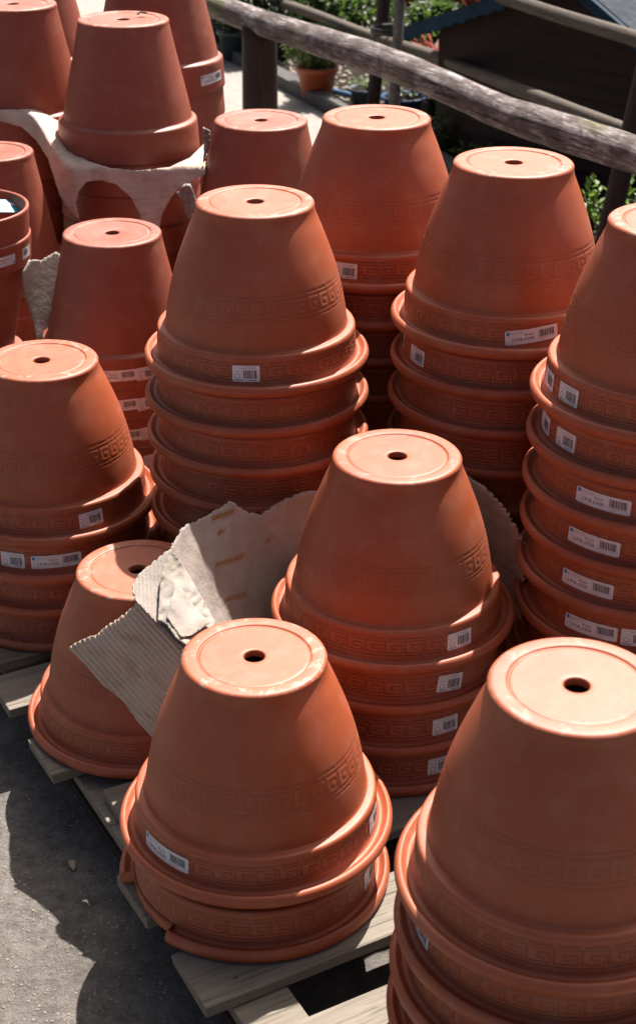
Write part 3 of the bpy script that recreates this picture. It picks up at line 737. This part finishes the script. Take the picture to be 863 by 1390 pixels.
# loose gravel in the bed by the kerb, and grit in the yard
def stones(name, centre_fn, n, smin, smax, mat):
    V_, F_ = [], []
    ico = [(0,0,1), (.9,0,.3), (.28,.85,.3), (-.72,.53,.3), (-.72,-.53,.3), (.28,-.85,.3), (0,0,-.4)]
    tri = [(0,1,2), (0,2,3), (0,3,4), (0,4,5), (0,5,1), (6,2,1), (6,3,2), (6,4,3), (6,5,4), (6,1,5)]
    for _ in range(n):
        c = centre_fn(); s = random.uniform(smin, smax); a = random.uniform(0, 6.3); b = len(V_)
        for x, y, z in ico:
            x *= random.uniform(.7, 1.2); y *= random.uniform(.5, 1.1)
            V_.append((c[0] + s*(x*math.cos(a)-y*math.sin(a)), c[1] + s*(x*math.sin(a)+y*math.cos(a)), c[2] + s*.6*z + s*.1))
        F_ += [tuple(b+i for i in f) for f in tri]
    return obj(name, mesh(name, V_, F_, mat))
def bedpt():
    p = k0 + kd*random.uniform(-2.5, 2.2) + kn*(.08 + abs(random.gauss(0, .22))); return (p.x, p.y, .012)
tag(stones('gravel', bedpt, 900, .006, .022, 'gravel'), 'pale gravel scattered on the soil beyond the kerb', 'gravel', kind='stuff')
def yardpt():
    p = at_z(random.uniform(-30, 240), random.uniform(930, 1400), 0); return (p.x, p.y, 0)
tag(stones('grit', yardpt, 1300, .0008, .0034, 'gravel'), 'fine pale grit on the yard surface by the pallet', 'grit', kind='stuff')

# dry leaves and crumbs
def leaf_obj(name, p, sx, sy, rz, mat, tilt=0):
    vs = []; fs = []; n = 6
    for i in range(n+1):
        t = i/n; wv = math.sin(math.pi*min(1, t*1.02+.01))**.8*sy/2; z = .004*math.sin(t*3)
        vs += [(sx*(t-.5), -wv, z+.003), (sx*(t-.5), 0, z), (sx*(t-.5), wv, z+.003)]
    for i in range(n):
        for j in (0, 1): fs.append((3*i+j, 3*i+3+j, 3*i+4+j, 3*i+1+j))
    o = obj(name, mesh(name, vs, fs, mat, smooth=True), loc=p, rot=(tilt, 0, rz)); s = o.modifiers.new('t', 'SOLIDIFY'); s.thickness = .0006
    return o
MAT['dryleaf'] = simple('dry_leaf', (0.364, 0.294, 0.21), .8, .2, 60, .3); MAT['darkleaf'] = simple('brown_leaf', (0.035, 0.0245, 0.014), .8, .2)
p = at_z(98, 1176, .002); tag(leaf_obj('dry_leaf', p, .028, .010, 1.9, 'dryleaf'), 'small pale dry leaf on the shaded ground', 'leaf')
pt = S['P11'][0][0].location; q = at_z(193, 19, pt.z + .003)
tag(leaf_obj('dead_leaf', q, .026, .012, .5, 'darkleaf'), 'tiny dark dead leaf on the pot under the fence corner, beside its drain hole', 'leaf')
for i, (x, y) in enumerate(((12, 868), (27, 870))):
    pz = S['S5'][0][3].location.z - .2715; p = at_z(x, y, pz)
    random.seed(20+i); o = stones('mortar_crumb', lambda: (0, 0, 0), 3, .004, .007, 'gravel'); o.location = p
    tag(o, ['larger pale crumb on the lowest lip of the stack behind the lone pot', 'smaller pale crumb on the lowest lip, right of the larger'][i], 'crumb')

# ------------------------------------------------------------------ fences
def dep_line(a, b):
    (xa, da), (xb, db) = a, b
    return lambda x: 1/((1/da) + (1/db-1/da)*(x-xa)/(xb-xa))
fence = empty('wooden_fence', (0, 0, 0)); 
D1 = dep_line((326, 5.9), (863, 4.2))
cl = [(230, -24), (275, 0), (300, 9), (326, 20), (380, 38), (440, 57), (500, 76), (560, 98), (620, 124), (680, 151), (740, 171), (800, 190), (863, 210), (930, 233), (1010, 262)]
pts = catmull([tuple(at_d(x, y, D1(x))) for x, y in cl], 8)
rads = [.050 + .002*math.sin(i*.17) + .0006*math.sin(i*.83) for i in range(len(pts))]
base = at_z(345, 235, 0)
fence.location = (pts[10][0], pts[10][1], 0); bpy.context.view_layer.update()
# local x runs along the rail so the grain follows it
def rail_obj(name, pts, rads, mat, parent, wob=.05, seed=0, n=28):
    pts = [Vector(p) for p in pts]; t = (pts[-1]-pts[0]).normalized(); a = t.cross(Vector((0,0,1))).normalized(); b = a.cross(t)
    Mx = Matrix((t, -a, b)).transposed().to_4x4(); Mx.translation = pts[0]
    inv = Mx.inverted(); vs, fs = tube([inv @ p for p in pts], rads, n, wob, True, seed)
    o = obj(name, mesh(name, vs, fs, mat, smooth=True), parent)
    o.matrix_basis = (Matrix.Translation(-parent.location) @ Mx)
    return o
rail_obj('rail', pts, rads, 'rail', fence, .028, 1, 36)
tag(fence, 'weathered round rail fence with dark post directly behind the pot stacks', 'fence')
def post_obj(name, top, bot, r0, r1, mat, parent, seed=0, wob=.05):
    n = 14; ps = [Vector(top).lerp(Vector(bot), i/(n-1)) for i in range(n)]; o0 = Vector(bot)
    vs, fs = tube([p-o0 for p in ps], [r0+(r1-r0)*i/(n-1) for i in range(n)], 22, wob, True, seed)
    o = obj(name, mesh(name, vs, fs, mat, smooth=True), parent); o.location = o0 - (parent.location if parent else Vector((0,0,0))); return o
tp = at_d(352, 36, D1(350)+.02)
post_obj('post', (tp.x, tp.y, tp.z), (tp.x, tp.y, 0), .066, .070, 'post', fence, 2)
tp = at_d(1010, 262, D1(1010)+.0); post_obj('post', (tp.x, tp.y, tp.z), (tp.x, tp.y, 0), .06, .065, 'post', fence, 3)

fence2 = empty('wooden_fence', (0, 0, 0)); D2 = dep_line((525, 6.93), (840, 5.3))
fence2.location = tuple(at_z(690, 285, 0))
rl = [(250, -44), (330, -12), (380, 3), (430, 20), (515, 52), (590, 76), (659, 103), (760, 143), (858, 179), (940, 214)]
rp = catmull([tuple(at_d(x, y, D2(x))) for x, y in rl], 6); rail_obj('rail', rp, [.025+.0015*math.sin(i*.5) for i in range(len(rp))], 'rail2', fence2, .06, 4)
rl = [(440, -92), (600, -32), (690, -2), (770, 24), (863, 52), (940, 82)]
rp = catmull([tuple(at_d(x, y, D2(x))) for x, y in rl], 6); rail_obj('rail', rp, [.026]*len(rp), 'rail2', fence2, .06, 5)
b_ = at_z(817, 357, 0); t_ = at_d(856, 46, D2(850)); post_obj('post', (t_.x+.01, b_.y+.02, t_.z), (b_.x, b_.y+.02, 0), .034, .038, 'post', fence2, 6)
b_ = at_d(503, 185, D2(500)); t_ = at_d(528, -60, D2(525)); post_obj('post', t_, (b_.x, b_.y, 0), .027, .031, 'post', fence2, 7)
tag(fence2, 'thinner two rail fence along the kerb before the shed', 'fence')
b_ = at_d(532, 190, D2(530)-.12); t_ = at_d(546, -60, D2(540)-.12)
stk = post_obj('wooden_stake', t_, (b_.x, b_.y, 0), .021, .024, 'bark', None, 8, .08)
tag(stk, 'rough pale bark stake tied beside a fence post', 'stake')
MAT['strap'] = simple('black_strap', (.012, .012, .016), .5); MAT['hose'] = simple('blue_hose', (.03, .10, .22), .45)
c_ = at_d(529, 40, D2(530)-.07)
vs, fs = [], []
for i in range(28):
    a = 2*math.pi*i/28
    for dz_ in (-.014, .014): vs.append((.085*math.cos(a), .075*math.sin(a), dz_))
fs = [(2*i, (2*i+2) % 56, (2*i+3) % 56, 2*i+1) for i in range(28)]
st = obj('strap', mesh('strap', vs, fs, 'strap', smooth=True), stk); st.location = c_ - Vector(stk.location); s_ = st.modifiers.new('t', 'SOLIDIFY'); s_.thickness = .006

# ------------------------------------------------------------------ shed
wl = at_z(592, 207, 0); DW = wl.y*CP + CAMZ*SP
wd = Vector((math.sin(math.radians(49)), -math.cos(math.radians(49)), 0)); wn = Vector((-wd.y, wd.x, 0))   # wn points away from the camera
if wn.y < 0: wn = -wn
shed = empty('garden_shed', (wl.x, wl.y, 0), math.atan2(wd.y, wd.x))
def on_wall(px, py, off=0):
    """(distance along the wall, height) of the point of the wall plane seen at a pixel of the survey"""
    d = rdir(px, py); q = wl + wn*off; t = (q.x*wn.x + q.y*wn.y)/(d.x*wn.x + d.y*wn.y); p = d*t
    return ((p.x-wl.x)*wd.x + (p.y-wl.y)*wd.y, CAMZ + p.z)
b0, b1 = on_wall(550, 38, -.09), on_wall(690, -8, -.09); r0, r1 = on_wall(835, 28, -.09), on_wall(798, -4, -.09)
pitch = (b1[1]-b0[1])/(b1[0]-b0[0]); pr = (r0[1]-r1[1])/(r0[0]-r1[0])
apx = (r0[1] - pr*r0[0] - b0[1] + pitch*b0[0])/(pitch - pr); apz = b0[1] + pitch*(apx-b0[0])
eh = b0[1] + pitch*(0-b0[0]) - .04; W2 = on_wall(880, 100)[0]; haz = apz
print('shed', b0, b1, r0, r1, pitch, pr, apx, apz, eh, W2)
def wall_h(x): return (b0[1] + pitch*(x-b0[0]) if x < apx else max(.2, apz + pr*(x-apx))) - .03
nb_ = 14; bh = apz/nb_
vs, fs = [], []
for i in range(nb_):                                                  # overlapping weatherboards on the gable
    z0, z1 = i*bh, (i+1)*bh
    xs = [x*.05 for x in range(int(W2/.05)+1) if wall_h(x*.05) > z0+.01]
    if len(xs) < 2: continue
    b = len(vs)
    for x in xs:
        h1 = min(z1, wall_h(x)); vs += [(x, -.014, z0+.002), (x, -.003, h1), (x, .0, z0+.002)]
    for j in range(len(xs)-1):
        fs.append((b+3*j, b+3*j+3, b+3*j+4, b+3*j+1)); fs.append((b+3*j, b+3*j+2, b+3*j+5, b+3*j+3))
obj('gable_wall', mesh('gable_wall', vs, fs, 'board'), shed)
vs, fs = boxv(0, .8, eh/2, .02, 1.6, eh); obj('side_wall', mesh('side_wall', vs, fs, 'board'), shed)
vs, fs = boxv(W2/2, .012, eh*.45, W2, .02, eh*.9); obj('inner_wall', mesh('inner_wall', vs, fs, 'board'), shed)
MAT['verge'] = simple('blue_verge', (0.0056, 0.0266, 0.049), .7, .2, 9, .4); MAT['felt'] = simple('roof_felt', (0.035, 0.0455, 0.056), .9, .2, 30, .4, .5)
def slope(x0, x1, z0, z1, off, th, y0, y1, name, mat, jag_=0):
    vs, fs = [], []; n = 40
    for i in range(n+1):
        t = i/n; x = x0+(x1-x0)*t; z = z0+(z1-z0)*t; j = jag_*math.sin(i*1.9)*random.uniform(.3, 1)
        vs += [(x, y0, z+off), (x, y1, z+off), (x, y0, z+off-th+j), (x, y1, z+off-th+j)]
    for i in range(n):
        a = 4*i; fs += [(a, a+4, a+5, a+1), (a+2, a+3, a+7, a+6), (a, a+2, a+6, a+4), (a+1, a+5, a+7, a+3)]
    fs += [(0, 1, 3, 2), (4*n, 4*n+2, 4*n+3, 4*n+1)]
    return obj(name, mesh(name, vs, fs, mat), shed)
zr = apz + pr*(W2-apx)
slope(b0[0], apx, b0[1], apz, .012, .020, -.075, 1.7, 'roof', 'felt')
slope(apx+.002, W2, apz, zr, .012, .020, -.075, 1.7, 'roof', 'felt')
slope(b0[0], apx, b0[1], apz, .008, .055, -.100, -.078, 'bargeboard', 'verge', .008)
slope(apx+.002, W2, apz, zr, .008, .045, -.100, -.078, 'bargeboard', 'verge', .004)
tag(shed, 'low dark brown weatherboard shed with blue painted bargeboards', 'shed')
MAT['paleroof'] = simple('pale_roof', (.60, .62, .65), .5, .4, 12, .08)
# pale lean-to roof at the top right
q0, q1, q2, q3 = at_d(770, -20, 9.2), at_d(850, 60, 8.2), at_d(1010, 60, 8.0), at_d(960, -120, 9.8)
low = empty('lean_to', (q1.x+.5, q1.y+.3, 0))
lp = Vector(low.location); vs = [q-lp for q in (q0, q1, q2, q3)]; vs2 = [v + Vector((0, 0, -.03)) for v in vs]
obj('roof_sheet', mesh('roof_sheet', vs+vs2, [(0, 1, 2, 3), (7, 6, 5, 4), (0, 4, 5, 1), (1, 5, 6, 2), (2, 6, 7, 3), (3, 7, 4, 0)], 'paleroof'), low)
for q in (q1, q2, q3, q0):
    vs, fs = boxv(0, 0, (q.z-.04)/2, .05, .05, q.z-.04); g_ = obj('leg', mesh('leg', vs, fs, 'post'), low); g_.location = Vector((q.x, q.y, 0)) - lp + (Vector((lp.x,lp.y,0))-Vector((q.x,q.y,0))).normalized()*.08
tag(low, 'pale grey roof sheet on posts at the top right corner', 'lean-to')

# ------------------------------------------------------------------ plants
def foliage(n, rx, ry, h, leaf, asp=.45, droop=.3, z0=.0, shape='ball', seed=0):
    r_ = random.Random(seed); vs, fs = [], []
    for _ in range(n):
        a = r_.uniform(0, 6.283); q = r_.random()**.45; el = r_.random()
        if shape == 'ball': rr = q*math.sqrt(max(.05, 1-(2*el-1)**2)); z = z0 + h*el
        elif shape == 'cone': rr = q*(1.05-el); z = z0 + h*el
        else: rr = q*(.35+.65*el); z = z0 + h*el
        lump = 1 + .22*math.sin(a*3+seed) + .15*math.sin(a*5+el*6)
        p = Vector((rx*rr*math.cos(a)*lump, ry*rr*math.sin(a)*lump, z))
        d = Vector((math.cos(a)*r_.uniform(.3, 1), math.sin(a)*r_.uniform(.3, 1), r_.uniform(-droop, .9))).normalized()
        s = d.cross(Vector((r_.uniform(-.4, .4), r_.uniform(-.4, .4), 1))).normalized(); L = leaf*r_.uniform(.6, 1.25); wv = L*asp/2
        nrm = s.cross(d)
        b = len(vs); vs += [p, p+d*L*.45+s*wv+nrm*L*.06, p+d*L - nrm*L*.08, p+d*L*.45-s*wv+nrm*L*.06]; fs += [(b, b+1, b+2), (b, b+2, b+3)]
    return vs, fs
def stems(n, rx, h, seed, rad=.004):
    r_ = random.Random(seed); V_, F_ = [], []
    for _ in range(n):
        a = r_.uniform(0, 6.3); q = r_.uniform(.2, .9)*rx
        ps = [(0, 0, 0), (q*.35*math.cos(a), q*.35*math.sin(a), h*.4), (q*math.cos(a), q*math.sin(a), h*r_.uniform(.7, .95))]
        v_, f_ = tube(catmull(ps, 3), rad, 6); b = len(V_); V_ += v_; F_ += [tuple(b+i for i in f) for f in f_]
    return V_, F_
def plant(name, loc, n, rx, h, leaf, mat, label, cat, shape='ball', asp=.45, seed=0, group=None, nst=7, z0=.02, parent=None):
    e = parent if parent is not None else empty(name, loc)
    v_, f_ = stems(nst, rx*.8, h*.85, seed); st_ = obj('stem', mesh('stem', v_, f_, 'post'), e)
    v_, f_ = foliage(n, rx, rx, h, leaf, asp, .3, z0, shape, seed); fo = obj('foliage', mesh('foliage', v_, f_, mat), e)
    if parent is None: tag(e, label, cat, group)
    else: st_.location = loc; fo.location = loc
    return e
def lathe(prof, n=32):
    vs = [(r*math.cos(2*math.pi*k/n), r*math.sin(2*math.pi*k/n), z) for r, z in prof for k in range(n)]
    fs = [(i*n+k, i*n+(k+1) % n, (i+1)*n+(k+1) % n, (i+1)*n+k) for i in range(len(prof)-1) for k in range(n)]
    fs.append(tuple(range(n-1, -1, -1))); return vs, fs
MAT['orangepot'] = simple('orange_plastic', (0.294, 0.0665, 0.0245), .5, .4, 6, .12); MAT['darkpot'] = simple('dark_plastic', (0.014, 0.0245, 0.028), .5)
MAT['bluepot'] = simple('blue_plastic', (.02, .06, .16), .4); MAT['greypot'] = simple('grey_pot', (.10, .13, .16), .6)
def potted(px, py, r, h, mat, label, pn, ph, leaf, lmat, shape, asp, seed, rp=None):
    p = at_z(px, py, .014); e = empty('potted_plant', p)
    v_, f_ = lathe([(r*.70, 0), (r*.74, .006), (r*.95, h*.82), (r*1.06, h*.83), (r*1.08, h), (r*.98, h), (r*.93, h*.85)]); obj('pot', mesh('pot', v_, f_, mat, smooth=True), e)
    v_, f_ = lathe([(r*.90, h*.84), (r*.90, h*.86), (.001, h*.87)]); obj('soil', mesh('soil', v_, f_, 'soil'), e)
    plant('x', (0, 0, h*.85), pn, rp or r*1.15, ph, leaf, lmat, None, None, shape, asp, seed, parent=e)
    tag(e, label, 'potted plant', 'potted plants in the bed'); return e
potted(430, 133, .095, .155, 'orangepot', 'small bushy conifer in an orange pot beyond the kerb', 1500, .17, .035, 'conifer', 'ball', .3, 3, .13)
potted(497, 140, .08, .075, 'greypot', 'low grey pot with sparse moss beside the tied fence posts', 200, .03, .02, 'conifer', 'ball', .5, 4)
potted(547, 150, .10, .07, 'bluepot', 'low dark blue pot right of the tied fence posts', 120, .04, .03, 'leafdark', 'ball', .5, 5)
potted(322, 78, .10, .15, 'darkpot', 'dark plastic pot with dark leaves behind the fence post', 500, .2, .05, 'leafdark', 'ball', .5, 6, .14)
potted(300, 66, .09, .15, 'darkpot', 'dark pot with a yellow green plant at the path edge, left of the post', 350, .16, .05, 'leaf', 'ball', .5, 7)
potted(372, 78, .10, .13, 'darkpot', 'dark pot half hidden by the fence post, green plant', 500, .25, .05, 'leafdark', 'ball', .5, 17, .14)
G_ = 'shrubs and bedding plants beyond the kerb'
PL = [ # px, py at ground, n, rx, h, leaf, mat, label, shape, asp
 (470, 62, 2200, .34, .34, .055, 'leaf', 'bright green rounded shrub left of the tied posts', 'ball', .5),
 (395, 48, 1800, .36, .32, .06, 'leafdark', 'dark green shrub behind the orange potted conifer', 'ball', .5),
 (430, 30, 1500, .40, .40, .06, 'leafdark', 'dark green shrub at the top edge above the rails', 'ball', .5),
 (585, 92, 1500, .20, .30, .055, 'leaf', 'green shrub between the tied posts and the shed', 'ball', .5),
 (600, 165, 700, .12, .20, .04, 'leafdark', 'dark low plant at the shed corner', 'vase', .5),
 (575, 30, 900, .34, .38, .20, 'leafred', 'red leaved arching plant above the blue bargeboard', 'vase', .10),
 (520, 20, 900, .34, .40, .20, 'leafred', 'red leaved arching plant behind the tied posts', 'vase', .10),
 (640, 8, 700, .34, .40, .22, 'leafred', 'orange red grassy plant behind the shed roof', 'vase', .09),
 (596, 140, 260, .09, .26, .09, 'leafred', 'small red stemmed plant against the shed corner', 'vase', .2),
 (607, 208, 200, .07, .15, .028, 'leaf', 'small bright leafy weed at the foot of the shed', 'vase', .6),
 (636, 228, 160, .09, .07, .028, 'leaf', 'low sparse weed on the soil before the shed', 'vase', .6),
 (806, 330, 150, .09, .18, .040, 'leafbright', 'bright leafy plant left of the dark fence post', 'vase', .6),
 (852, 322, 170, .11, .18, .040, 'leafbright', 'bright leafy plant right of the dark fence post', 'vase', .6),
 (700, 262, 200, .14, .08, .03, 'leafdark', 'low dark weed behind the kerb, before the shed wall', 'vase', .6),
]
for i, (px, py, n, rx, h, leaf, mt, lb, shp, asp) in enumerate(PL):
    plant('shrub' if n > 800 else 'plant', tuple(at_z(px, py, .012)), n, rx, h, leaf, mt, lb, 'plant', shp, asp, 30+i, G_)
hp = [at_z(340, 62, .03), at_z(375, 90, .03), at_z(430, 116, .028), at_z(470, 127, .03), at_z(500, 136, .03)]
hv, hf = tube(catmull([tuple(p) for p in hp], 8), .012, 10)
tag(obj('hose', mesh('hose', hv, hf, 'hose', smooth=True)), 'dark blue hose lying along the bed behind the orange pot', 'hose')
# far backdrop of planting so that the bed does not end in bare soil
hv, hf = [], []
for i in range(26):
    p = at_z(300 + i*34, -60 - 14*math.sin(i), 0); v_, f_ = foliage(420, .7, .7, .75, .14, .5, .3, 0, 'ball', 100+i); b = len(hv); hv += [v + Vector((p.x, p.y, 0)) for v in v_]; hf += [tuple(b+j for j in f) for f in f_]
tag(obj('undergrowth', mesh('undergrowth', hv, hf, 'leafdark')), 'dark green undergrowth behind the bed, at the top of the picture', 'undergrowth', kind='stuff')
bpy.context.view_layer.update()
